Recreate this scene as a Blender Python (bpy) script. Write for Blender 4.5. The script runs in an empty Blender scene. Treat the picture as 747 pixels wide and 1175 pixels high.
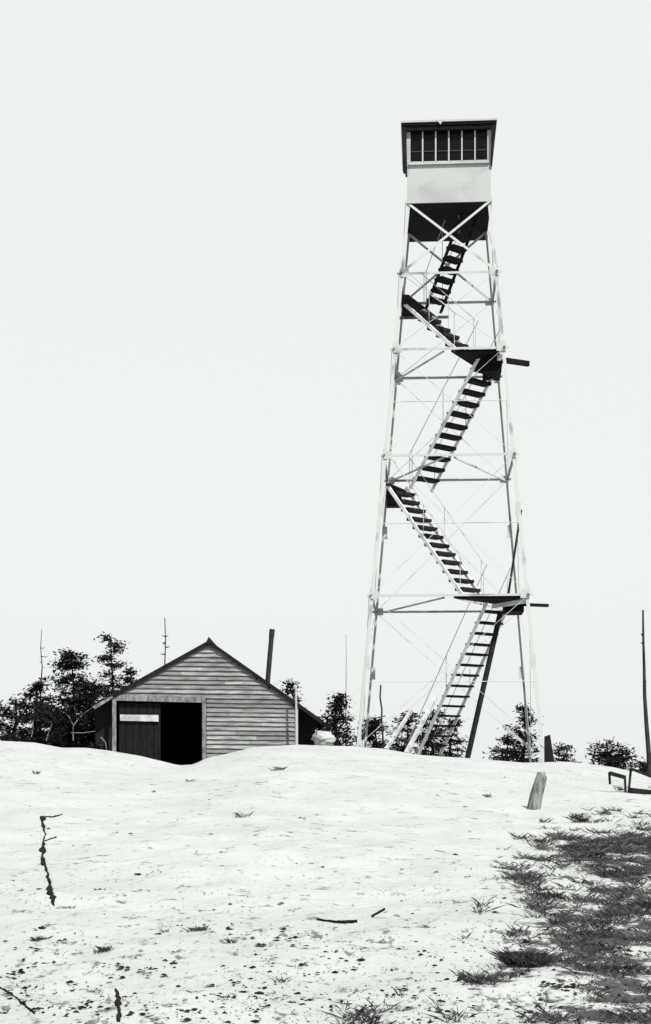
import bpy, math, random
from mathutils import Vector, noise, Matrix
random.seed(7)
scene = bpy.context.scene
COL = scene.collection
F, CX, HY, EYE = 1700.0, 373.5, 880.0, 1.6     # survey constants of the photograph: focal length, horizon, eye height

# ------------------------------------------------------------------ helpers
def tag(o, label=None, cat=None, group=None, kind=None):
    if label: o['label'] = label
    if cat: o['category'] = cat
    if group: o['group'] = group
    if kind: o['kind'] = kind
    return o

def empty(name, loc, label, cat, group=None, rz=0):
    o = bpy.data.objects.new(name, None); COL.objects.link(o)
    o.location = loc; o.rotation_euler = (0, 0, rz)
    return tag(o, label, cat, group)

class MB:
    def __init__(s): s.v = []; s.f = []
    def add(s, vs, fs):
        n = len(s.v); s.v += [tuple(v) for v in vs]; s.f += [tuple(i + n for i in f) for f in fs]
    def hexa(s, a):      # 8 points: bottom ring 0-3, top ring 4-7
        s.add(a, [(3,2,1,0),(4,5,6,7),(0,1,5,4),(1,2,6,5),(2,3,7,6),(3,0,4,7)])
    def box(s, x0, x1, y0, y1, z0, z1):
        s.hexa([(x0,y0,z0),(x1,y0,z0),(x1,y1,z0),(x0,y1,z0),(x0,y0,z1),(x1,y0,z1),(x1,y1,z1),(x0,y1,z1)])
    def beam(s, p, q, w, h, side=None):
        p = Vector(p); q = Vector(q); d = (q - p).normalized()
        if side is None:
            side = d.cross(Vector((0,0,1)))
            if side.length < .05: side = Vector((1,0,0))
        side = Vector(side); side = (side - d * side.dot(d)).normalized()
        up = d.cross(side).normalized()
        a, b = side * w / 2, up * h / 2
        s.hexa([p-a-b, p+a-b, p+a+b, p-a+b, q-a-b, q+a-b, q+a+b, q-a+b])
    def tube(s, pts, rads, n=8, cap=True):
        pts = [Vector(p) for p in pts]; rings = []
        for i, p in enumerate(pts):
            d = (pts[min(i+1, len(pts)-1)] - pts[max(i-1, 0)]).normalized()
            a = d.cross(Vector((0,0,1)))
            if a.length < .1: a = d.cross(Vector((1,0,0)))
            a.normalize(); b = d.cross(a)
            rings.append([p + (a*math.cos(2*math.pi*k/n) + b*math.sin(2*math.pi*k/n)) * rads[i] for k in range(n)])
        base = len(s.v)
        for r in rings: s.v += [tuple(v) for v in r]
        for i in range(len(pts)-1):
            for k in range(n):
                k2 = (k+1) % n
                s.f.append((base+i*n+k, base+i*n+k2, base+(i+1)*n+k2, base+(i+1)*n+k))
        if cap:
            s.f.append(tuple(base+k for k in range(n))); s.f.append(tuple(base+(len(pts)-1)*n+k for k in reversed(range(n))))
    def poly(s, pts, z0, z1):    # prism from a plan outline
        n = len(pts)
        s.add([(x,y,z0) for x,y in pts] + [(x,y,z1) for x,y in pts],
              [tuple(reversed(range(n))), tuple(range(n, 2*n))] + [(i,(i+1)%n,(i+1)%n+n,i+n) for i in range(n)])
    def build(s, name, mat, parent=None, smooth=False, loc=None):
        me = bpy.data.meshes.new(name); me.from_pydata(s.v, [], s.f); me.update()
        if smooth: me.polygons.foreach_set('use_smooth', [True]*len(me.polygons))
        me.materials.append(mat)
        o = bpy.data.objects.new(name, me); COL.objects.link(o)
        if parent: o.parent = parent
        if loc: o.location = loc
        return o

# ------------------------------------------------------------------ materials
def mat(name, c, c2=None, scale=6, rough=.85, spec=.2, bump=0, bscale=20, stretch=(1,1,1), lo=.35, hi=.65, metal=0, detail=6):
    m = bpy.data.materials.new(name); m.use_nodes = True
    nt = m.node_tree; N = nt.nodes; L = nt.links
    b = N['Principled BSDF']; b.inputs['Roughness'].default_value = rough
    b.inputs['Specular IOR Level'].default_value = spec; b.inputs['Metallic'].default_value = metal
    t = lambda g: (g*.97, g, g*.985, 1) if not isinstance(g, tuple) else (*g, 1)
    b.inputs['Base Color'].default_value = t(c)
    tc = N.new('ShaderNodeTexCoord'); mp = N.new('ShaderNodeMapping'); mp.inputs['Scale'].default_value = stretch
    L.new(tc.outputs['Object'], mp.inputs['Vector'])
    if c2 is not None:
        no = N.new('ShaderNodeTexNoise'); no.inputs['Scale'].default_value = scale; no.inputs['Detail'].default_value = detail
        L.new(mp.outputs[0], no.inputs['Vector'])
        r = N.new('ShaderNodeValToRGB'); r.color_ramp.elements[0].position = lo; r.color_ramp.elements[1].position = hi
        r.color_ramp.elements[0].color = t(c2); r.color_ramp.elements[1].color = t(c)
        L.new(no.outputs['Fac'], r.inputs[0]); L.new(r.outputs[0], b.inputs['Base Color'])
    if bump:
        n2 = N.new('ShaderNodeTexNoise'); n2.inputs['Scale'].default_value = bscale; n2.inputs['Detail'].default_value = 5
        L.new(mp.outputs[0], n2.inputs['Vector'])
        bp = N.new('ShaderNodeBump'); bp.inputs['Strength'].default_value = bump; bp.inputs['Distance'].default_value = .02
        L.new(n2.outputs['Fac'], bp.inputs['Height']); L.new(bp.outputs[0], b.inputs['Normal'])
    return m

M = dict(
    steel = mat('galvanised_steel', .345, .14, 1.3, .6, .25, lo=.30, hi=.42, detail=3),
    rod = mat('thin_steel', .40, .22, 1.5, .6, .25, lo=.35, hi=.5, detail=3),
    whitewash = mat('whitewashed_timber', .72, .5, 3, .85, .15, lo=.3, hi=.55),
    whitepaint = mat('chalky_white_paint', .335, .27, 1.6, .8, .2, lo=.35, hi=.6),
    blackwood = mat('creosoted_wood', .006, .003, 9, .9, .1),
    tread = mat('dark_tread_wood', .016, .006, 14, .9, .1),
    pane = mat('dark_glass', .004, rough=.25, spec=.08),
    siding = mat('weathered_siding', .27, .10, 3.2, .9, .15, bump=.5, bscale=30, stretch=(1,1,9), lo=.3, hi=.66, detail=9),
    greywood = mat('grey_weathered_wood', .20, .08, 6, .9, .15, bump=.6, bscale=30, stretch=(3,3,1)),
    palewood = mat('pale_board', .40, .25, 6, .9, .15, bump=.4),
    tar_and_shade = mat('tar_paper_and_eave_shade', .012, .006, 5, .9, .1, bump=.4),  # tar paper; on the wing walls its black stands in for eave shade
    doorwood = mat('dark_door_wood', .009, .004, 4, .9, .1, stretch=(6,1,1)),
    iron = mat('sooty_iron', .015, .008, 8, .6, .3),
    bark = mat('dark_bark', .02, .008, 12, .95, .1, bump=.6),
    deadwood = mat('silver_dead_wood', .17, .05, 8, .9, .1, bump=.5),
    snag = mat('charred_snag_wood', .03, .01, 5, .9, .1, bump=.5, stretch=(1,1,.5)),
    faint = mat('bleached_snag_wood', .26, .16, 5, .9, .1),
    needles = mat('spruce_needles', .016, .005, 5, .9, .1, lo=.4, hi=.66),
    rock = mat('pale_boulder', .30, .14, 3.5, .95, .1, bump=.7, bscale=9, lo=.33, hi=.5),
    moss = mat('black_moss', .012, .006, 25, .95, .05, bump=.6),
    grass = mat('dry_dark_grass', .09, .012, 3.5, .9, .1, lo=.36, hi=.68),
    tuft = mat('wiry_tuft', .05, .012, 8, .9, .1),
)

# ------------------------------------------------------------------ terrain
SIL = [(-900,840),(-300,842),(0,850),(40,852),(70,858),(100,858),(130,862),(160,867),(185,873),(205,878),(222,877),(238,869),(262,864),
       (290,857),(340,854),(400,856),(440,859),(480,866),(540,870),(600,875),(650,874),(700,880),(747,890),(900,902),(1800,910)]
YC = 29.0
def crest(x):
    p = CX + x * F / YC
    p = max(SIL[0][0], min(SIL[-1][0], p))
    for (a, ya), (b, yb) in zip(SIL, SIL[1:]):
        if p <= b:
            t = (p-a)/(b-a); y = ya + (yb-ya)*t; break
    return EYE + (HY - y) / F * YC
def hz(x, y):
    c = crest(x)
    t = y / YC
    near = max(0.0, 1 - abs(t-1)*6)
    if t < 1:
        cs = (crest(x-1.2)+crest(x-.6)+c+crest(x+.6)+crest(x+1.2))/5
        c = c*near + cs*(1-near)
        z = c * max(t, 0)**1.25
        if t < 0: z = .03*y
    else:
        d = (t-1)*YC
        z = c - .055*d - .0012*min(d, 60)**2 - max(0, d-60)*.12
    n = noise.fractal(Vector((x*.28, y*.2, 3.1)), .8, 2.1, 5)
    n2 = noise.fractal(Vector((x*1.3, y*1.1, 8.1)), .9, 2.1, 4)
    amp = min(1, max(.12, abs(t-1)*4))
    if 5 < y < 24 and -9 < x < 11:     # broken ledges in the nearer rock
        e = noise.noise(Vector((x*.9+y*.35, y*1.3-x*.3, 2.2))); e2 = noise.noise(Vector((x*2.7, y*3.1, 6.6)))
        z += min(1, (24-y)/10)*(.035*max(-1, min(1, e*7))*.6 + .012*max(-1, min(1, e2*4)))
    z += amp*(.085*n + .018*n2)
    return z
def gpt(px, py, off=0):
    dx, dz = (px-CX)/F, (HY-py)/F
    y = 5.6
    while y < 34:
        if EYE + dz*y <= hz(dx*y, y): break
        y += .02
    return Vector((dx*y, y, hz(dx*y, y)+off))
def to_px(x, y, z): return CX + x/y*F, HY - (z-EYE)/y*F
def P(px, py, Y): return Vector(((px-CX)/F*Y, Y, EYE + (HY-py)/F*Y))

GR = [(700,985,60,30,.55),(690,1045,75,35,.45),(680,1120,75,60,.5),(722,976,75,13,1.1),(665,972,20,8,.8),(715,1000,45,16,.65),(655,992,25,8,.4),(722,1045,40,22,1.1),(600,1022,24,14,.65),(628,1040,26,10,.6),(680,1062,55,14,1.0),(590,1075,40,10,.25),
      (607,1104,17,15,1.5),(648,1080,30,16,.8),(556,1131,17,10,1.0),(585,1118,20,10,.7),(700,1110,45,32,1.15),(725,1165,45,32,1.2),(665,1168,25,16,.7),(615,1170,20,8,.5),(520,1168,40,10,.35),(455,1135,25,10,.25),(425,1165,35,9,.35)]
def dens(px, py):
    d = 0
    for cx, cy, sx, sy, a in GR: d += a*math.exp(-((px-cx)/sx)**2 - ((py-cy)/sy)**2)
    if px > 747: d += .5*math.exp(-((py-1070)/120)**2) if px < 1300 else 0
    for cx, cy, sx, sy, a in [(632,1140,30,11,1.3),(590,1150,18,8,.9),(660,1125,14,6,.7),(655,1018,35,9,.5)]: d -= a*math.exp(-((px-cx)/sx)**2 - ((py-cy)/sy)**2)
    return max(0, d)

def axis(dense0, dense1, step, lo, hi):
    v = []; a = dense0
    while a < dense1: v.append(a); a += step
    s = step; a = dense1
    while a < hi: v.append(a); s *= 1.25; a += s
    v.append(hi); s = step; a = dense0
    while True:
        s *= 1.25; a -= s
        if a < lo: break
        v.append(a)
    v.append(lo); return sorted(v)
xs = axis(-9, 11, .11, -500, 500); ys = axis(5, 32, .11, -120, 900)
gm = MB(); nx = len(xs); soil = []
for y in ys:
    for x in xs:
        z = hz(x, y); gm.v.append((x, y, z))
        if y > 4: px, py = to_px(x, y, z); soil.append(min(1.3, dens(px, py)))
        else: soil.append(0)
gm.f = [(j*nx+i, j*nx+i+1, (j+1)*nx+i+1, (j+1)*nx+i) for j in range(len(ys)-1) for i in range(nx-1)]

m = bpy.data.materials.new('bald_granite'); m.use_nodes = True
N = m.node_tree.nodes; L = m.node_tree.links; B = N['Principled BSDF']; B.inputs['Roughness'].default_value = .95; B.inputs['Specular IOR Level'].default_value = .1
tc = N.new('ShaderNodeTexCoord')
def nz(scale, detail=6, stretch=(1,1,1), rough=.6):
    mp = N.new('ShaderNodeMapping'); mp.inputs['Scale'].default_value = stretch; L.new(tc.outputs['Object'], mp.inputs[0])
    n = N.new('ShaderNodeTexNoise'); n.inputs['Scale'].default_value = scale; n.inputs['Detail'].default_value = detail; n.inputs['Roughness'].default_value = rough
    L.new(mp.outputs[0], n.inputs['Vector']); return n.outputs['Fac']
def mth(op, a, b=None, clamp=False):
    n = N.new('ShaderNodeMath'); n.operation = op; n.use_clamp = clamp
    for i, q in enumerate((a, b)):
        if q is None: continue
        if isinstance(q, (int, float)): n.inputs[i].default_value = q
        else: L.new(q, n.inputs[i])
    return n.outputs[0]
def ss(v, a, b):
    n = N.new('ShaderNodeMapRange'); n.interpolation_type = 'SMOOTHSTEP'; L.new(v, n.inputs[0]); n.inputs[1].default_value = a; n.inputs[2].default_value = b
    return n.outputs[0]
def mixc(fac, a, b):
    n = N.new('ShaderNodeMix'); n.data_type = 'RGBA'; L.new(fac, n.inputs[0])
    for i, q in ((6, a), (7, b)):
        if isinstance(q, tuple): n.inputs[i].default_value = q
        else: L.new(q, n.inputs[i])
    return n.outputs[2]
sep = N.new('ShaderNodeSeparateXYZ'); L.new(tc.outputs['Object'], sep.inputs[0])
at = N.new('ShaderNodeAttribute'); at.attribute_name = 'soil'
nearf = N.new('ShaderNodeMapRange'); L.new(sep.outputs['Y'], nearf.inputs[0])
nearf.inputs[1].default_value = 6; nearf.inputs[2].default_value = 17; nearf.inputs[3].default_value = 1; nearf.inputs[4].default_value = 0
base = mixc(ss(nz(.9, 8), .35, .65), (.278,.290,.283,1), (.310,.322,.315,1))
# small lichen and grit spots, commoner on the lower broken rock
sp = mth('ADD', nz(7, 8, (1,.6,1), .7), mth('MULTIPLY', nearf.outputs[0], .085))
spm = ss(sp, .635, .70)
base = mixc(mth('MULTIPLY', spm, .85), base, (.06,.06,.06,1))
sp2 = mth('ADD', nz(22, 4, (1,.7,1), .6), mth('MULTIPLY', nearf.outputs[0], .07))
base = mixc(mth('MULTIPLY', ss(sp2, .66, .72), .7), base, (.08,.08,.08,1))
gr = mth('ADD', nz(4.6, 10, (.8,1.3,1), .78), mth('MULTIPLY', at.outputs['Fac'], .115))
grm = ss(gr, .575, .645)
base = mixc(mth('MULTIPLY', grm, .93), base, (.022,.021,.0215,1))
L.new(base, B.inputs['Base Color'])
bp = N.new('ShaderNodeBump'); bp.inputs['Strength'].default_value = .6; bp.inputs['Distance'].default_value = .06
L.new(nz(5, 9, (1,1,1), .65), bp.inputs['Height']); L.new(bp.outputs[0], B.inputs['Normal'])
g = gm.build('ground', m, smooth=True); tag(g, kind='structure')
a = g.data.attributes.new('soil', 'FLOAT', 'POINT'); a.data.foreach_set('value', soil)

# cracks in the rock: dark moss-filled seams lying in the surface
def crack(pts, name='rock_crack'):
    mb = MB(); P2 = []
    for i in range(len(pts)-1):
        (x0,y0,w0),(x1,y1,w1) = pts[i], pts[i+1]
        n = max(2, int(math.hypot(x1-x0, y1-y0)/3))
        for k in range(n):
            t = k/n; P2.append((x0+(x1-x0)*t+random.uniform(-1.6,1.6), y0+(y1-y0)*t, (w0+(w1-w0)*t)*random.choice((.35,.6,.8,1.1,1.5))))
    P2.append(pts[-1])
    c = [gpt(x, y) for x, y, w in P2]; vs = []
    for i, p in enumerate(c):
        d = (c[min(i+1,len(c)-1)] - c[max(i-1,0)]); d.z = 0
        d = d.normalized() if d.length > 1e-4 else Vector((0,1,0))
        nrm = Vector((-d.y, d.x, 0)); h = P2[i][2]/2*p.y/F
        if abs(d.x) > abs(d.y): h *= 1.6
        for k in (-1, -.5, 0, .5, 1):
            q = p + nrm*h*k; vs.append((q.x, q.y, hz(q.x, q.y) + (.012 if abs(k) < .9 else -.01)))
    fs = [(i*5+k, i*5+k+1, (i+1)*5+k+1, (i+1)*5+k) for i in range(len(c)-1) for k in range(4)]
    mb.add(vs, fs); o = mb.build(name, M['moss']); tag(o, kind='structure'); return o
crack([(72,935,2),(62,938,3),(50,938,6),(49,950,3),(51,958,6),(50,966,3),(50,975,7),(49,986,5),(53,997,4),(56,1010,6),(58,1022,9),(60,1034,9),(62,1040,2)])
crack([(64,961,2),(51,966,2)])
crack([(134,1138,4),(136,1150,8),(138,1162,6),(136,1175,6)])
crack([(425,1052,1),(432,1049,4),(441,1044,3)]); crack([(365,1056,1),(385,1059,2),(410,1058,2)])
crack([(0,1135,1.5),(10,1140,2.2),(25,1152,1.2),(40,1165,1.6)])

# ------------------------------------------------------------------ grass and grit (uncountable ground cover)
def blade(mb, p, h, w, lean):
    a = random.uniform(0, 6.283); dx, dy = math.cos(a)*w, math.sin(a)*w
    lx, ly = random.gauss(0, lean), random.gauss(0, lean)
    mb.add([(p[0]-dx,p[1]-dy,p[2]-.01),(p[0]+dx,p[1]+dy,p[2]-.01),(p[0]+dx*.6+lx*.5*h,p[1]+dy*.6+ly*.5*h,p[2]+h*.6),(p[0]+lx*h,p[1]+ly*h,p[2]+h)], [(0,1,2),(0,2,3)])
gb = MB(); random.seed(31)
for _ in range(520000):
    y = 24*math.sqrt(random.uniform((6.3/24)**2, 1)); x = random.uniform(.004, .262)*y
    z1 = crest(x)*(y/YC)**1.25; px, py = to_px(x, y, z1); d = dens(px, py)
    if d < .02 or py > 1240: continue
    nn = noise.fractal(Vector((x*3.4, y*3.4, 0)), .55, 2.2, 5)*.9 + .4*noise.noise(Vector((x*1.0, y*.8, 5)))
    q = d*.95 + nn*2.3 - .60 - (.3 if d < .15 else 0)
    if q > random.random()*1.0:
        k = .6 + .4*min(1, y/30); z0 = hz(x, y)
        blade(gb, (x,y,z0), random.choice((.012,.02,.02,.03,.05))*random.uniform(.7,1.3)*k*(.8+.9*min(1, max(0, nn))), .0038*k, 1.3)
print('grass blades', len(gb.v)//4)
tag(gb.build('grass', M['grass']), 'dark dry grass in ragged clumps on the lower right of the rock slope', 'grass', kind='stuff')

gv = MB()
def chip(mb, p, r):
    n = random.choice((4,5,6,7)); a0 = random.random()*6
    ring = [(p[0]+math.cos(a0+i*2*math.pi/n)*r*random.uniform(.5,2.2), p[1]+math.sin(a0+i*2*math.pi/n)*r*random.uniform(.6,2.2), p[2]-.004) for i in range(n)]
    mb.add(ring+[(p[0], p[1], p[2]+r*random.uniform(.1,.45))], [(i,(i+1)%n,n) for i in range(n)])
for i in range(3400):
    px = random.uniform(-30, 780); py = 1180 - abs(random.gauss(0, 70)) if random.random() < .85 else random.uniform(890, 1175)
    if py < 885: continue
    if noise.noise(Vector((px*.013, py*.03, 1.7))) < -.02 and random.random() < .75: continue
    p = gpt(px, py); r = random.choice((.003,.004,.005,.007,.013))*random.uniform(.7,1.3)*(1 if py > 1060 else .8)*(.5+p.y/16)
    for k in range(random.choice((1,1,2,3))): chip(gv, (p.x+random.gauss(0,.05), p.y+random.gauss(0,.05), p.z), r)
tag(gv.build('grit', M['moss']), 'tiny dark chips and lichen crumbs strewn over the pale rock', 'grit', kind='stuff')

# tufts one can point at
def tuft(px, py, wpx, hpx, label, n=50):
    p = gpt(px, py); mb = MB(); s = p.y/F
    for i in range(n):
        x, y = max(-.42, min(.42, random.gauss(0, .24)))*wpx*s, max(-.3, min(.3, random.gauss(0, .14)))*wpx*s
        blade(mb, (x, y, hz(p.x+x, p.y+y)-p.z), hpx*s*random.uniform(.3,1), .0022*s*100 if wpx > 40 else .006*s*60, .9)
    o = mb.build('grass_tuft', M['tuft'], loc=p); tag(o, label, 'tuft', 'grass tufts in the bare rock')
tuft(318, 884, 17, 5, 'small dark tuft on the bare rock below the cabin right corner')
tuft(276, 938, 20, 8, 'wispy tuft alone on the open rock well below the cabin doorway', 34)
tuft(218, 897, 12, 4, 'low tuft just below the cabin doorway dip', 22)
tuft(41, 888, 8, 5, 'tiny round tuft high on the left of the rock slope', 30)
tuft(228, 1068, 24, 5, 'flat black tuft on the lower rock left of centre', 150)
tuft(190, 1070, 14, 5, 'sparse tuft directly left of the flat black one', 26)
tuft(118, 1092, 20, 6, 'dark tuft on the lower left rock above the short bottom crack', 120)
tuft(46, 1080, 18, 6, 'spreading tuft under the foot of the long crack', 130)
tuft(80, 1043, 14, 4, 'small tuft beside the foot of the long crack', 30)
tuft(561, 915, 8, 6, 'little tuft on the slope left of the leaning stump', 24)
tuft(624, 944, 12, 6, 'dark tuft below the leaning stump', 36)
tuft(266, 1082, 9, 7, 'short upright tuft right of the flat black one', 30)
tuft(324, 1127, 14, 6, 'lone tuft low on the rock near the bottom edge', 30)
tuft(265, 1146, 16, 6, 'mixed tuft at the bottom edge between bare rock and grit', 44)
tuft(545, 1128, 26, 12, 'dark tuft left of the thick black clump', 110)
tuft(606, 1108, 46, 17, 'thick black clump of grass above the white boulders', 1100)

def boulder(px, py, wpx, hpx, label, seed, depth=None, material='rock'):
    p = gpt(px, py) if depth is None else P(px, py, depth)
    s = p.y/F; rx, rz = wpx*s/2, hpx*s/2; mb = MB(); n, k = 36, 22
    for j in range(k+1):
        th = math.pi*j/k
        for i in range(n):
            ph = 2*math.pi*i/n; d = Vector((math.sin(th)*math.cos(ph), math.sin(th)*math.sin(ph), math.cos(th)))
            r = 1 + .30*noise.fractal(d*1.6+Vector((seed,0,0)), .8, 2, 5) - .22*abs(noise.noise(d*2.3+Vector((0,seed,0))))
            mb.v.append((d.x*rx*r, d.y*rx*.75*r, d.z*rz*1.25*r + rz*.2))
    mb.f = [(j*n+i, (j+1)*n+i, (j+1)*n+(i+1)%n, j*n+(i+1)%n) for j in range(k) for i in range(n)]
    o = mb.build('boulder', M[material], loc=p, smooth=True); return tag(o, label, 'boulder')
boulder(600, 1152, 34, 13, 'flat pale boulder in front of the thick black grass clump', 3)
boulder(640, 1147, 40, 15, 'largest pale boulder lying among the lower right grass', 9)
boulder(668, 1130, 20, 8, 'small pale stone behind the largest boulder in the grass', 15)
boulder(371, 849, 27, 14, 'bright rounded rock beside the dark right end of the cabin', 21, 31.4)

# ------------------------------------------------------------------ fire tower
TH = math.radians(3.8); X0, Y0, ZB = 2.98, 36.0, 2.0
def w(z): return 2.13 + (.98-2.13)*(z-2.04)/(14.94-2.04)
tower = empty('fire_tower', (X0, Y0, ZB), 'tall open steel lookout tower with zigzag stairs and a white windowed cab on top', 'fire tower', rz=-TH)
def T(u, v, z): return Vector((u, v, z-ZB))
def TW(u, v, z): return Vector((X0+u*math.cos(TH)+v*math.sin(TH), Y0-u*math.sin(TH)+v*math.cos(TH), z))
def zl(py):          # height of a level from where the front girt stands
    z = 8
    for _ in range(20): z = EYE + (HY-py)/F*(Y0-w(z))
    return z
TOP = 14.94
corners = [(-1,-1),(1,-1),(1,1),(-1,1)]
for cu, cv in corners:
    zg = hz(*TW(cu*2.1, cv*2.1, 2)[:2]) + .05
    p, q = T(cu*w(zg), cv*w(zg), zg), T(cu*w(TOP+.0), cv*w(TOP), TOP)
    mb = MB(); t = .012; fl = .075 if cv < 0 else .052
    mb.beam(p - Vector((cu*fl/2,0,0)), q - Vector((cu*fl*.4,0,0)), fl, t, (1,0,0))
    mb.beam(p - Vector((0,cv*(fl/2+t),0)), q - Vector((0,cv*(fl*.4+t),0)), fl, t, (0,1,0))
    leg = mb.build('leg', M['steel'], tower)
    mb = MB(); c = T(cu*2.1, cv*2.1, zg)
    mb.hexa([c+Vector(v) for v in ((-.24,-.24,-.5),(.24,-.24,-.5),(.24,.24,-.5),(-.24,.24,-.5),(-.16,-.16,.06),(.16,-.16,.06),(.16,.16,.06),(-.16,.16,.06))])
    mb.build('footing', M['rock'], leg)
    for py in (400, 585, 760):     # splice plates
        z = zl(py); mb = MB(); mb.beam(T(cu*(w(z)-.055), cv*(w(z)+.01), z-.16), T(cu*(w(z-.0)-.055), cv*(w(z)+.01), z+.16), .13, .014, (1,0,0))
        mb.build('splice_plate', M['steel'], leg)
    for py in (313, 400, 522, 683):     # gusset plates where girts and braces meet the leg
        z = zl(py); W = w(z); mb = MB(); x0, x1 = sorted((cu*(W-.19), cu*(W+.03)))
        yy = cv*(W+.024); mb.box(x0, x1, min(yy, yy+.01*cv), max(yy, yy+.01*cv), z-.08-ZB, z+.10-ZB); mb.build('gusset_plate', M['steel'], leg)

def face_pts(k, z, off=0):
    (a, b), (c, d) = corners[k], corners[(k+1) % 4]; W = w(z)+off
    return T(a*W, b*W, z), T(c*W, d*W, z)
levels = [232, 313, 400, 522, 683, 857]
Z = [zl(p) for p in levels]
for k in range(4):
    nrm = Vector(((0,-1,0),(1,0,0),(0,1,0),(-1,0,0))[k])
    for z in Z[1:-1]:
        p, q = face_pts(k, z); e = (q-p).normalized()*.09
        mb = MB(); mb.beam(p-e+nrm*.015, q+e+nrm*.015, .05, .010, (0,0,1)); mb.beam(p-e-nrm*.012+Vector((0,0,.025)), q+e-nrm*.012+Vector((0,0,.025)), .05, .008, nrm)
        mb.build('girt', M['steel'], tower)
    for z in (zl(460), zl(600), zl(782)) if k == 0 else ():
        p, q = face_pts(k, z); mb = MB(); mb.tube([p, q], [.009, .009], 6); mb.build('tie_rod', M['rod'], tower)
    for za, zb in zip(Z, Z[1:]):
        a0, a1 = face_pts(k, za); b0, b1 = face_pts(k, zb)
        for i, (s, e) in enumerate(((a0, b1), (a1, b0))):
            o = nrm*(.02 + .022*i); mb = MB()
            if za == Z[0]: mb.beam(s+o, e+o, .055, .010, nrm.cross(Vector((0,0,1)))); mb.build('brace', M['steel'], tower)
            else: mb.tube([s+o, e+o], [.0062, .0062], 6); mb.build('brace', M['rod'], tower)
for z in Z[2:5]:       # flat bracing at the landing levels: mid front girt to the back corners
    W = w(z)
    for s in (-1, 1):
        mb = MB(); mb.beam(T(s*.12, -W+.03, z-.05), T(s*W, W, z-.05), .036, .036); mb.build('plan_brace', M['rod'], tower)

S2 = math.sqrt(.5)
def tp(t, s, z): return T((t+s)*S2, (-t+s)*S2, z)
ZA, ZBk, ZCc, ZD = zl(684), 8.57, zl(401), 12.93
def flight(t0, z0, t1, z1, s, width=.72, step=.24, fm='whitewash', tk=.075):
    mb = MB(); n = Vector((S2, S2, 0)); hw = width/2
    a, b = tp(t0, s, z0), tp(t1, s, z1)
    for sd in (-1, 1): mb.beam(a+n*hw*sd, b+n*hw*sd, .03, .085, n)
    st = mb.build('stair_flight', M[fm], tower)
    k = max(3, round(abs(z1-z0)/step)); d = Vector((S2, -S2, 0))
    for i in range(1, k):
        c = a.lerp(b, i/k); mb = MB(); j = random.uniform(-.012,.012)
        mb.beam(c-n*(hw-.022)+Vector((0,0,j)), c+n*(hw-.022)+Vector((0,0,j)), .25, tk, d)
        mb.build('tread', M['tread'], st)
    for sd in (-1, 1):
        mb = MB(); up = Vector((0,0,.85)); r0, r1 = a+n*(hw+.03)*sd, b+n*(hw+.03)*sd
        mb.tube([r0+up, r1+up], [.009,.009], 6)
        for q in (.04, .5, .96): mb.tube([r0.lerp(r1,q), r0.lerp(r1,q)+up], [.009,.009], 6)
        mb.build('handrail', M['whitepaint'], st)
    return st
flight(-1.40, hz(*TW(-.65,1.25,2)[:2])+.05, 1.27, ZA, .42, .78, tk=.045)
flight(1.25, ZA, -1.38, ZBk, -.42, .66, .24)
flight(-1.36, ZBk, .98, ZCc, .42, .74)
flight(.96, ZCc, -.85, ZD, -.38, .60, .24)
flight(-.85, ZD, .36, TOP, .34, .52, .22, 'tread')

def landing(pts, z, joists):
    mb = MB(); mb.poly(pts, z-ZB-.05, z-ZB); o = mb.build('landing', M['blackwood'], tower)
    for p, q, m_, th in joists:
        mb = MB(); mb.beam(T(p[0],p[1],z-.05-th/2-.003), T(q[0],q[1],z-.05-th/2-.003), .09, th); mb.build('joist', M[m_], o)
    return o
W = w(ZA)
landing([(W-1.72,-W+.03),(W-.03,-W+.03),(W-.03,-W+1.75),(W-.62,-W+1.45)], ZA,
        [((W+.02,-W+.1),(W-.75,-W+1.35),'whitewash',.09), ((W-.3,-W+1.0),(W+.55,-W+1.35),'blackwood',.07)])
W = w(ZCc)
landing([(W-1.25,-W+.03),(W-.03,-W+.03),(W-.03,-W+1.95),(W-.5,-W+1.72)], ZCc,
        [((W+.0,-W+.1),(W-.5,-W+1.6),'whitewash',.10), ((W-.4,-W+.35),(W+.62,-W+.95),'blackwood',.12)])
for zz, du, dz, dv in ((ZA, .50, .26, 1.0), (ZCc, .46, .36, .6)):
    W = w(zz); mb = MB(); mb.box(W-du, W-.04, -W+dv, -W+dv+.9, zz-ZB-dz, zz-ZB-.053); mb.build('bracket', M['blackwood'], tower)
W = w(ZBk)
landing([(-W+.03,W-1.25),(-W+.12,W-1.25),(-W+.62,W-.03),(-W+.03,W-.03)], ZBk, [((-W+.05,W-.12),(-W+.75,W-.12),'greywood',.05)])
mb = MB(); mb.box(-W+.02,-W+.40,W-.32,W-.02,ZBk-ZB-.4,ZBk-ZB-.06); mb.build('bracket', M['tread'], tower)
W = w(ZD)
landing([(-W+.03,W-1.7),(-W+.2,W-1.7),(-W+.85,W-.03),(-W+.03,W-.03)], ZD, [((-W-.05,W-.1),(-W+1.2,W-.1),'greywood',.05)])
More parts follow.
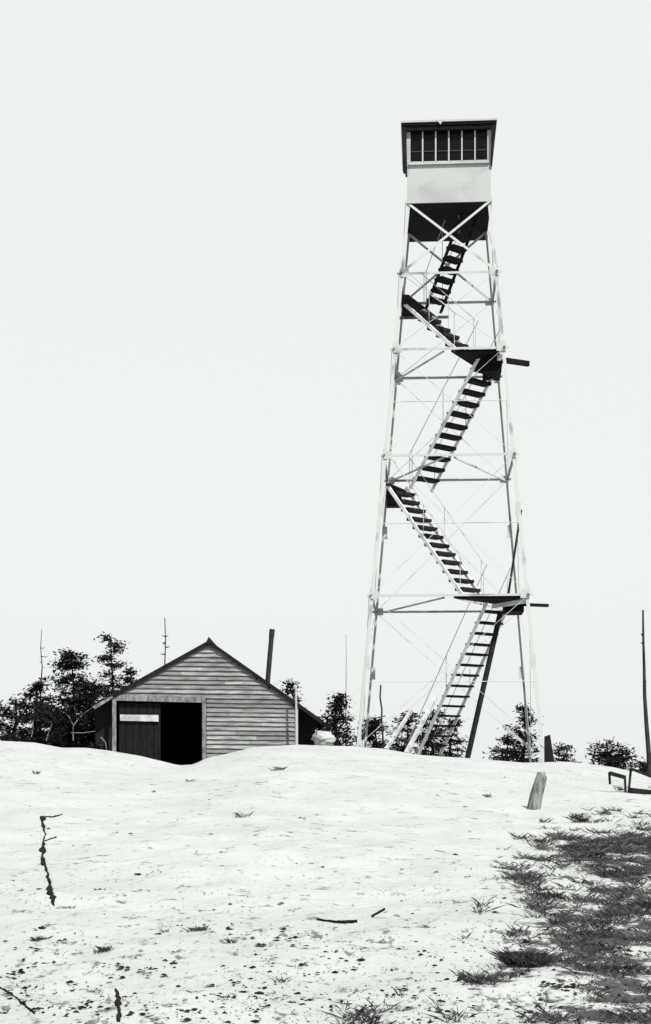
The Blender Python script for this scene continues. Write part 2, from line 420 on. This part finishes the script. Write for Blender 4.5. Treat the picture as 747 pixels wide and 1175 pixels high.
# heavy dark prop from the lowest landing to the rock, and an old pole and lean-to props
def prop(name, pA, YA, pB, YB, r, m_):
    a, b = P(*pA, YA), P(*pB, YB)
    inv = Matrix.Rotation(TH, 3, 'Z')
    loc = lambda q: inv @ (q - Vector((X0, Y0, ZB)))
    mb = MB(); mb.beam(loc(a), loc(b), r*2, r*2); return mb.build(name, M[m_], tower)
prop('support_post', (574,703), 34.9, (536,872), 34.3, .045, 'tread')
prop('pole', (598,585), 34.9, (583,684), 34.7, .02, 'snag')
prop('kicker', (577,832), 34.4, (612,862), 34.2, .028, 'palewood')
prop('kicker', (443,860), 34.2, (472,815), 35.5, .035, 'palewood')
prop('kicker', (466,864), 34.2, (500,800), 35.5, .04, 'palewood')
# cab
WC = .985; FR, BK = -WC, WC+.62      # the cab floor runs a little past the rear legs
zf = TOP; zsill = EYE+(HY-186)/F*35.0; zhead = EYE+(HY-150)/F*35.0; ztop = EYE+(HY-142)/F*35.0
mb = MB(); mb.box(-WC-.01, WC+.01, FR-.01, BK, zf-ZB, zf-ZB+.06); mb.build('cab_floor', M['blackwood'], tower)
mb = MB(); mb.box(-WC-.03, WC+.03, FR-.045, FR-.012, zf-ZB-.01, zf-ZB+.09); sill = mb.build('floor_band', M['whitepaint'], tower)
def wallbox(name, x0, x1, y0, y1):
    mb = MB(); mb.box(x0, x1, y0, y1, zf-ZB+.062, zsill-ZB); 
    return mb.build(name, M['whitepaint'], tower)
wallbox('cab_wall', -WC, WC, FR, FR+.03); wallbox('cab_wall', -WC, WC, BK-.03, BK)
wallbox('cab_wall', -WC, -WC+.03, FR+.032, BK-.032); wallbox('cab_wall', WC-.03, WC, FR+.032, BK-.032)
for cu in (-1, 1):
    for y in (FR, BK-.07):
        mb = MB(); x = cu*(WC-.03); mb.box(x-.05, x+.05, y-.004, y+.08, zsill-ZB+.002, ztop-ZB-.08); mb.build('corner_post', M['whitepaint'], tower)
def win(p0, p1, n, nrm):
    """a strip of n tall panes between white mullions, from p0 to p1 in plan"""
    p0, p1, nrm = Vector((*p0,0)), Vector((*p1,0)), Vector((*nrm,0)); e = (p1-p0)/n; d = e.normalized()
    z0, z1 = zsill-ZB+.004, ztop-ZB-.09
    for i in range(n):
        a, b = p0+e*i, p0+e*(i+1); mb = MB()
        for q in ((a,) if i else ()) + ((b,) if i == n-1 and False else ()):
            mb.beam(q+Vector((0,0,z0)), q+Vector((0,0,z1)), .034, .04, d)
        c0, c1 = a+d*.03, b-d*.03
        mb.beam(c0+Vector((0,0,z0+.02)), c1+Vector((0,0,z0+.02)), .035, .035, (0,0,1))
        f = mb.build('window', M['whitepaint'], tower)
        mb = MB(); mb.beam(c0-nrm*.012+Vector((0,0,(z0+z1)/2)), c1-nrm*.012+Vector((0,0,(z0+z1)/2)), .008, z1-z0-.04, nrm); mb.build('pane', M['pane'], f)
        mb = MB(); zb = z0+(z1-z0)*.34; mb.beam(c0+Vector((0,0,zb)), c1+Vector((0,0,zb)), .02, .022, nrm); mb.build('glazing_bar', M['iron'], f)
win((-WC+.06, FR+.02), (WC-.06, FR+.02), 6, (0,-1)); win((-WC+.06, BK-.02), (WC-.06, BK-.02), 6, (0,1))
win((-WC+.02, FR+.08), (-WC+.02, BK-.09), 6, (-1,0)); win((WC-.02, FR+.08), (WC-.02, BK-.09), 6, (1,0))
mb = MB(); mb.box(-WC+.04, WC-.04, FR-.05, FR-.005, zsill-ZB-.05, zsill-ZB+.0); mb.build('window_sill', M['whitepaint'], tower)
E = 1.11; zt = ztop-ZB
mb = MB(); mb.hexa([(-E,FR-.13,zt-.06),(E,FR-.13,zt-.06),(E,BK+.13,zt-.06),(-E,BK+.13,zt-.06),(-E,FR-.13,zt+.0),(E,FR-.13,zt+.0),(E,BK+.13,zt+.0),(-E,BK+.13,zt+.0)])
roof = mb.build('cab_roof', M['blackwood'], tower)
mb = MB(); mb.add([(-E-.02,FR-.15,zt+.002),(E+.02,FR-.15,zt+.002),(E+.02,BK+.15,zt+.002),(-E-.02,BK+.15,zt+.002),(0,.2,zt+.16),
                   (-E-.02,FR-.15,zt+.045),(E+.02,FR-.15,zt+.045),(E+.02,BK+.15,zt+.045),(-E-.02,BK+.15,zt+.045)],
                  [(3,2,1,0),(0,1,6,5),(1,2,7,6),(2,3,8,7),(3,0,5,8),(5,6,4),(6,7,4),(7,8,4),(8,5,4)]); mb.build('roof_cover', M['whitepaint'], roof)
mb = MB(); mb.add([(-.29,FR-.16,zt+.04),(-.12,FR-.16,zt+.04),(-.20,FR-.16,zt-.07),(-.29,FR-.152,zt+.04),(-.12,FR-.152,zt+.04),(-.20,FR-.152,zt-.07)],
                  [(0,2,1),(3,4,5),(0,1,4,3),(1,2,5,4),(2,0,3,5)]); mb.build('flashing', M['whitepaint'], roof)
mb = MB(); mb.box(-E+.1,E-.1,FR-.10,FR-.03,zt-.17,zt-.062); mb.build('fascia', M['blackwood'], roof)
for cu, L_ in ((-1, 1.15), (1, .95)):   # narrow storm shutters hanging from the side eaves, tapering down
    mb = MB(); x = cu*(E-.05); b = cu*(E-.11)
    mb.hexa([(b-.02,FR-.06,zt-.06-L_),(b+.02,FR-.06,zt-.06-L_),(b+.02,FR+.05,zt-.06-L_),(b-.02,FR+.05,zt-.06-L_),
             (x-.055,FR-.11,zt-.062),(x+.055,FR-.11,zt-.062),(x+.055,FR+.85,zt-.062),(x-.055,FR+.85,zt-.062)])
    mb.build('shutter', M['tar_and_shade'], roof)

# ------------------------------------------------------------------ cabin
YG = 31.5
def G(px, py, dy=0): q = P(px, py, YG); return Vector((q.x, q.y+dy, q.z))
g0 = G(240, 870); cabin = empty('cabin', (g0.x, YG, g0.z-.6), 'low gabled clapboard cabin with an open dark doorway, half hidden by the rock', 'cabin')
def gl(px, py, dy=0): return G(px, py, dy) - cabin.location
def rt(px):   # roofline
    return 735 + (240-px)*.553 if px < 240 else 735 + (px-240)*.715
mb = MB()   # wall body with real clapboards, each lapped over the next
BASE = 905
def board(x0, x1, yb, h, mb, skew):
    # bottom edge at yb, top yb-h ; clip below the roofline
    def clipx(y):
        l = 240-(y-735-3)/.553; r = 240+(y-735-3)/.715
        return max(x0, l), min(x1, r)
    (la, ra), (lb, rb) = clipx(yb), clipx(yb-h)
    if ra <= la+1: return
    if rb <= lb: lb = rb = max(min((la+ra)/2, ra), la)
    o = lambda x: skew*(x-240)
    A = [gl(la,yb+o(la),-.050), gl(ra,yb+o(ra),-.050), gl(ra,yb+o(ra),-.002), gl(la,yb+o(la),-.002),
         gl(lb,yb-h+o(lb),-.012), gl(rb,yb-h+o(rb),-.012), gl(rb,yb-h+o(rb),-.002), gl(lb,yb-h+o(lb),-.002)]
    mb.hexa(A)
y = BASE; hh = 5.2
while y > 742:
    xa = 237 if y-hh > 796 else 133
    cuts = [xa]
    for q in sorted((random.uniform(150, 325), random.uniform(170, 320))):
        if q - cuts[-1] > 14: cuts.append(q)
    cuts.append(339)
    dy = random.uniform(-.35, .35)
    for q0, q1 in zip(cuts, cuts[1:]):
        if q1-q0 > 3: board(q0+.15, q1-.15, y+dy, hh+.4, mb, .012+random.uniform(-.003,.003))
    y -= hh
mb.build('clapboards', M['siding'], cabin)
nt = M['siding'].node_tree; pb = nt.nodes['Principled BSDF']; src = pb.inputs['Base Color'].links[0].from_socket
ge = nt.nodes.new('ShaderNodeNewGeometry'); mr = nt.nodes.new('ShaderNodeMapRange'); mr.inputs[3].default_value = .62; mr.inputs[4].default_value = 1.12
nt.links.new(ge.outputs['Random Per Island'], mr.inputs[0])
mu = nt.nodes.new('ShaderNodeVectorMath'); mu.operation = 'SCALE'; nt.links.new(src, mu.inputs[0]); nt.links.new(mr.outputs[0], mu.inputs['Scale']); nt.links.new(mu.outputs[0], pb.inputs['Base Color'])
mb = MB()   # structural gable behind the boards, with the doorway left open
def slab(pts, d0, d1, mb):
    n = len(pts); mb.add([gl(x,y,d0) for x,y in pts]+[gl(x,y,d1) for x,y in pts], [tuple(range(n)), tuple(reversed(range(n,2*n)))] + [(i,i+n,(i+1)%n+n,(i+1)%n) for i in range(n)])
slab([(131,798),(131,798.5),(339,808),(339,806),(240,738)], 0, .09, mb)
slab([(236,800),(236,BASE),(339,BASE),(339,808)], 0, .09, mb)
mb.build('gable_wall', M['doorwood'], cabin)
DEP = 5.5
mb = MB(); slab([(112,812),(112,BASE),(118,BASE),(118,812)], .5, DEP, mb); mb.build('side_wall', M['tar_and_shade'], cabin)
mb = MB(); slab([(354,816),(354,BASE),(360,BASE),(360,820)], .35, DEP, mb); mb.build('side_wall', M['tar_and_shade'], cabin)
mb = MB(); slab([(112,808),(240,740),(352,816),(352,BASE),(112,BASE)], DEP, DEP+.1, mb); mb.build('rear_wall', M['tar_and_shade'], cabin)
mb = MB(); slab([(105,810),(131,796),(131,BASE),(110,BASE)], .30, .36, mb); mb.build('wing_wall', M['tar_and_shade'], cabin)  # set-back wall; shade under the left eave is put into its near-black colour
mb = MB(); slab([(341,808),(368,827),(360,835),(357,BASE),(341,BASE)], .30, .36, mb); mb.build('wing_wall', M['tar_and_shade'], cabin)  # near-black colour paints the shade beneath the right eave
# roof: two slabs
mb = MB(); slab([(105,810),(240,735),(240,739.5),(109,813.5)], -.09, DEP+.3, mb); r1 = mb.build('roof', M['tar_and_shade'], cabin)
mb = MB(); slab([(240.2,735),(371,827),(368,830),(240.2,739.5)], -.09, DEP+.3, mb); r2 = mb.build('roof', M['tar_and_shade'], cabin)
mb = MB(); slab([(107,811),(130,798.5),(130,801.5),(110,814)], -.13, -.095, mb); mb.build('rake_board', M['greywood'], r1)
mb = MB(); slab([(236,739),(240,731),(244,739)], -.11, DEP+.32, mb); mb.build('ridge_cap', M['tar_and_shade'], r1)
mb = MB(); slab([(133,797),(236,800),(236,806.5),(133,804)], -.07, -.034, mb); mb.build('door_header', M['greywood'], cabin)
for x in (131.5, 234.5):
    mb = MB(); slab([(x-2.2,800 if x<200 else 806.7),(x+2.2,800 if x<200 else 806.7),(x+2.2,BASE),(x-2.2,BASE)], -.065, -.033, mb); mb.build('door_jamb', M['greywood'], cabin)
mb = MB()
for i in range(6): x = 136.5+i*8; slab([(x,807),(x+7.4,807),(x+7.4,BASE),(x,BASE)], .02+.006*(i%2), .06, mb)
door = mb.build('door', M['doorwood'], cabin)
mb = MB(); slab([(138,820),(182,820.5),(182,828),(138,827)], -.03, .012, mb); mb.build('cross_board', M['palewood'], door)
mb = MB(); slab([(339,804),(342,806),(342,BASE),(339,BASE)], -.06, -.034, mb); mb.build('corner_board', M['palewood'], cabin)
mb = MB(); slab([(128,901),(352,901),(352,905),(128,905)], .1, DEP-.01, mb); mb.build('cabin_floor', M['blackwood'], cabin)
# stovepipe
mb = MB(); mb.tube([gl(302.5,792,1.6), gl(308.5,722,1.6)], [.055,.055], 12); mb.tube([gl(308.4,723.5,1.6), gl(309.2,714,1.6)], [.062,.062], 12)
mb.build('stovepipe', M['iron'], cabin, smooth=False)
# white pole standing against the corner
pp = P(340, 858, YG-.35); mb = MB(); mb.tube([(0,0,-.4), (.0,0,.6), (-.01,0,(858-788)/F*pp.y)], [.026,.026,.02], 8)
tag(mb.build('pole', M['whitepaint'], loc=pp), 'slim white pole standing upright at the cabin right corner', 'pole')

# ------------------------------------------------------------------ trees
def needle_clump(mb, c, r, n, s):
    for _ in range(n):
        p = c + Vector((random.gauss(0,r), random.gauss(0,r), random.gauss(0,r*.5)))
        a = Vector((random.gauss(0,1), random.gauss(0,1), random.gauss(0,.45))).normalized()*s*random.uniform(.6,1.5)
        b = Vector((random.gauss(0,1), random.gauss(0,1), random.gauss(0,.6))).normalized()*s*.3
        mb.add([p-b*.6, p+a*.5-b, p+a, p+a*.4+b], [(0,1,2,3)])
def conifer(px, ytop, ybase, Y, rpx, label, seed, gap=.0, spindly=.0, lean=0, base_drop=.5, dense=1.0, kind='spruce_tree', cat='tree', low=.05, dom=1.0):
    random.seed(seed)
    b = P(px, ybase, Y); b.z = min(b.z, hz(b.x, b.y)) ; top = P(px+lean, ytop, Y); H = top.z-b.z; R = 1.22*rpx/F*Y
    t = empty(kind, b, label, cat, 'stunted conifers behind the rock crest')
    L = top - b; mb = MB()
    pts = [Vector((0,0,-.2)), L*.3+Vector((random.gauss(0,.04),0,0)), L*.6+Vector((random.gauss(0,.05),0,0)), L]
    mb.tube(pts, [.07+.01*H, .05+.005*H, .03, .008], 7)
    mb.build('trunk', M['bark'], t)
    cr = MB(); z = low*H
    while z < H*.99:
        f = z/H; prof = (1-f)**dom*(1-spindly) + spindly*(.3+.7*abs(math.sin(f*9+seed)))*(1-f*.5)
        for k in range(random.choice((3,4,4,5))):
            if random.random() < gap: continue
            a = random.uniform(0, 6.283); ln = R*(prof+.07)*random.uniform(.5,1.2)
            c = L*f; d = Vector((math.cos(a), math.sin(a), random.uniform(-.1,.45)))
            e = c + d*ln; mid = c + d*ln*.5 + Vector((0,0,-.03))
            cr.tube([c, mid, e], [.016,.011,.004], 4, cap=False)
            m_ = max(2, int(ln/.135))
            for q in range(1, m_+1):
                u = q/m_; c2 = (c.lerp(mid,u*2) if u<.5 else mid.lerp(e,u*2-1))
                if u < .3 and random.random() < .5: continue
                if random.random() < gap*.5: continue
                needle_clump(cr, c2, .055+.035*u, int(30*dense), .085)
        z += random.uniform(.07, .14)*(1+.5*f)
    cr.build('crown', M['needles'], t)
    return t
conifer(18, 800, 856, 33, 42, 'low dark spruce at the far left edge of the crest', 11, gap=.1, dom=.5)
conifer(42, 783, 858, 33.5, 28, 'small dark spruce in front of the thin bare snag', 12, gap=.1, dom=.7)
conifer(80, 750, 862, 33.2, 46, 'largest bushy spruce of the clump left of the cabin', 13, gap=.1, dom=.6, dense=1.2, lean=2)
conifer(103, 782, 862, 32.4, 26, 'dense low spruce filling the gap beside the cabin left eave', 14, dom=.5, dense=1.2)
conifer(60, 815, 862, 32.2, 40, 'broad low juniper mound in front of the left spruces', 15, dom=.3, dense=1.3, kind='juniper_bush', cat='bush')
conifer(129, 731, 870, 38.2, 30, 'tall ragged spruce behind the cabin left roof', 16, gap=.28, spindly=.75, lean=-2, dense=1.2, low=.25)
conifer(150, 765, 870, 38.6, 18, 'short spruce poking up behind the left roof slope', 17, gap=.3, spindly=.5)
conifer(335, 778, 860, 38.5, 16, 'little spruce showing over the cabin right roof slope', 18, gap=.3, spindly=.3)
conifer(388, 793, 858, 34.5, 17, 'narrow spruce between the cabin and the tower left legs', 19, gap=.15, dom=.6)
conifer(366, 830, 858, 33.2, 16, 'low bush against the bright rock by the cabin', 20, gap=.1, dom=.3, kind='juniper_bush', cat='bush')
conifer(429, 826, 862, 38.9, 14, 'round dark bush just right of the tower left legs', 21, dom=.3, dense=1.3, kind='juniper_bush', cat='bush')
conifer(468, 818, 866, 39.5, 22, 'ragged spruce behind the foot of the tower stairs', 22, gap=.25, dom=.5)
conifer(497, 814, 868, 39.8, 22, 'dark spruce behind the lowest stair treads', 23, gap=.15, dom=.5)
conifer(520, 828, 870, 39.2, 16, 'low spruce right of the lowest stair treads', 24, gap=.3, dom=.4)
conifer(600, 808, 876, 39.0, 26, 'layered spruce inside the tower right legs', 25, gap=.22, dom=.7)
conifer(583, 848, 876, 38.6, 18, 'low bush at the foot of the layered spruce', 26, gap=.2, dom=.3, kind='juniper_bush', cat='bush')
conifer(648, 857, 880, 37.5, 13, 'tiny bush on the crest right of the tower', 27, gap=.3, dom=.3, kind='juniper_bush', cat='bush')
conifer(697, 853, 886, 36.5, 22, 'flat wind-blown bush on the crest near the right edge', 28, gap=.25, dom=.25, dense=1.6, kind='juniper_bush', cat='bush')
conifer(738, 876, 890, 35, 9, 'low scrub at the right edge beside the tall snag', 29, gap=.2, dom=.25, kind='juniper_bush', cat='bush')
random.seed(99)

def snag(px0, y0, px1, y1, Y, r0, r1, label, m_='snag', branches=0, blen=.25, parent_group='bare snags'):
    b = P(px0, y0, Y); b.z = min(b.z, hz(b.x, b.y)-.1); t = P(px1, y1, Y)
    e = empty('dead_tree', b, label, 'dead tree', parent_group)
    L = t-b; n = 7; pts = [L*(i/n)+Vector((random.gauss(0,.015),random.gauss(0,.015),0)) for i in range(n+1)]
    mb = MB(); mb.tube(pts, [r0+(r1-r0)*i/n for i in range(n+1)], 7); mb.build('trunk', M[m_], e)
    if branches:
        mb = MB()
        for i in range(branches):
            c = L*random.uniform(.45,.95); a = random.uniform(0,6.28); d = Vector((math.cos(a), math.sin(a)*.6, random.uniform(-.1,.5)))*blen*random.uniform(.4,1)
            mb.tube([c, c+d*.5+Vector((0,0,-.02)), c+d], [r1*1.2+.004, r1+.002, .003], 5)
        mb.build('branches', M[m_], e)
    return e
snag(747,930,737,700, 33, .07,.02, 'tall thin dark snag at the right edge of the crest', branches=4, blen=.12)
snag(46,860,47,722, 34, .03,.006, 'thin bare snag rising from the left spruces', branches=7, blen=.22)
snag(187,860,190,709, 39, .03,.012, 'broken snag with stubby twigs above the cabin left roof', branches=14, blen=.16)
snag(397,860,397,728, 39, .016,.005, 'very thin pale snag left of the tower', 'faint')
snag(441,864,436,786, 34.5, .025,.018, 'short leaning stick just right of the tower left legs')
# fallen bleached branches in the left clump
def stick(pts, Y, label, r=.02):
    p0 = P(*pts[0], Y); mb = MB(); q = [P(x, y, Y+.1*i)-p0 for i, (x, y) in enumerate(pts)]
    mb.tube(q, [r*.6*(1-.5*i/(len(q)-1)) for i in range(len(q))], 6)
    tag(mb.build('dead_branch', M['deadwood'], loc=p0), label, 'branch', 'bleached dead branches in the left clump')
stick([(84,850),(84,832),(79,822),(72,817)], 31.6, 'forked bleached branch standing in the middle of the left clump', .022)
stick([(84,833),(90,825),(97,818),(106,812)], 31.5, 'bleached branch reaching toward the cabin eave', .018)
stick([(82,841),(95,841),(109,839)], 31.3, 'level bleached branch low in front of the clump', .025)
stick([(53,850),(56,840),(60,830),(50,825),(39,822)], 31.4, 'bent bleached branch at the left of the clump', .02)
stick([(36,846),(38,836),(38,826)], 31.5, 'short upright bleached branch at the far left of the clump', .018)
stick([(116,846),(121,852),(123,864)], 31.0, 'short bleached stake beside the cabin left corner', .03)

# ------------------------------------------------------------------ small timber things on the slope
def stump(px, yb, pxt, yt, wpx, label):
    p = gpt(px, yb); s = p.y/F; t = Vector(((pxt-px)*s, .05, (yb-yt)*s)); mb = MB()
    mb.tube([Vector((0,0,-.08)), t*.4, t*.75, t, t+Vector((.09*1,0,.02))*.4], [wpx*s*.55, wpx*s*.5, wpx*s*.46, wpx*s*.42, wpx*s*.18], 10)
    return tag(mb.build('stump', M['greywood'], loc=p), label, 'stump')
stump(611, 928, 623, 889, 15, 'grey weathered post stump leaning right on the bare slope')
mb = MB(); p = P(630, 876, 33.0); mb.hexa([Vector(v) for v in ((-.10,-.03,-.3),(.17,-.03,-.3),(.17,.05,-.3),(-.10,.05,-.3),(-.10,-.03,.60),(.02,-.03,.64),(.02,.05,.64),(-.10,.05,.60))])
tag(mb.build('plank', M['tar_and_shade'], loc=p), 'dark tapered plank standing beside the tower right leg', 'plank')
fr = empty('rail_frame', gpt(724, 910), 'broken dark wooden rail frame at the right edge below the tall snag', 'frame')
def fl(px, py, dy=0): q = P(px, py, fr.location.y-.04+dy); return q - fr.location
for a_, b_, ww in (((724,882),(752,893),.04), ((722,907),(756,911),.09), ((699,887),(717,892),.06)):
    mb = MB(); mb.beam(fl(*a_), fl(*b_), .04, ww); mb.build('rail', M['tread'], fr)
for a_, b_ in (((724,882),(721,912)), ((750,890),(750,916)), ((699,886),(700,900)), ((717,890),(718,912))):
    mb = MB(); mb.beam(fl(*a_, .05), fl(*b_, .05), .032, .032); mb.build('post', M['snag'], fr)
tuft(712, 907, 10, 7, 'little tuft by the broken rail frame', 40)

# ------------------------------------------------------------------ light, sky, camera
SE, SA = math.radians(52), math.radians(32)     # sun height; swung to the right of straight behind the camera
d = Vector((math.sin(SA)*math.cos(SE), -math.cos(SA)*math.cos(SE), math.sin(SE)))   # towards the sun
sun = bpy.data.lights.new('sun', 'SUN'); sun.energy = 3.2; sun.angle = math.radians(.5); sun.color = (1, .985, .955)
so = bpy.data.objects.new('sun', sun); COL.objects.link(so); so.rotation_euler = d.to_track_quat('Z', 'Y').to_euler()
wd = bpy.data.worlds.new('World'); scene.world = wd; wd.use_nodes = True
nt = wd.node_tree; bg = nt.nodes['Background']; bg.inputs['Strength'].default_value = .1
sk = nt.nodes.new('ShaderNodeTexSky'); sk.sky_type = 'NISHITA'; sk.sun_disc = False; sk.sun_elevation = SE
sk.sun_rotation = math.atan2(d.x, d.y); sk.dust_density = 5
bw = nt.nodes.new('ShaderNodeRGBToBW'); nt.links.new(sk.outputs[0], bw.inputs[0])
mx = nt.nodes.new('ShaderNodeMix'); mx.data_type = 'RGBA'; mx.inputs[0].default_value = .95   # even bright overcast veil over the clear sky
nt.links.new(bw.outputs[0], mx.inputs[6]); mx.inputs[7].default_value = (3.55, 3.70, 3.60, 1)
nt.links.new(mx.outputs[2], bg.inputs['Color'])
cam = bpy.data.cameras.new('camera'); co = bpy.data.objects.new('camera', cam); COL.objects.link(co)
co.location = (0, 0, EYE); co.rotation_euler = (math.pi/2, 0, 0)
cam.sensor_fit = 'VERTICAL'; cam.sensor_height = 24; cam.lens = 24*F/1175; cam.shift_y = (HY-587.5)/1175; cam.clip_end = 3000
scene.camera = co
scene.view_settings.view_transform = 'Standard'; scene.view_settings.look = 'None'; scene.view_settings.exposure = 1.3; scene.view_settings.gamma = 1
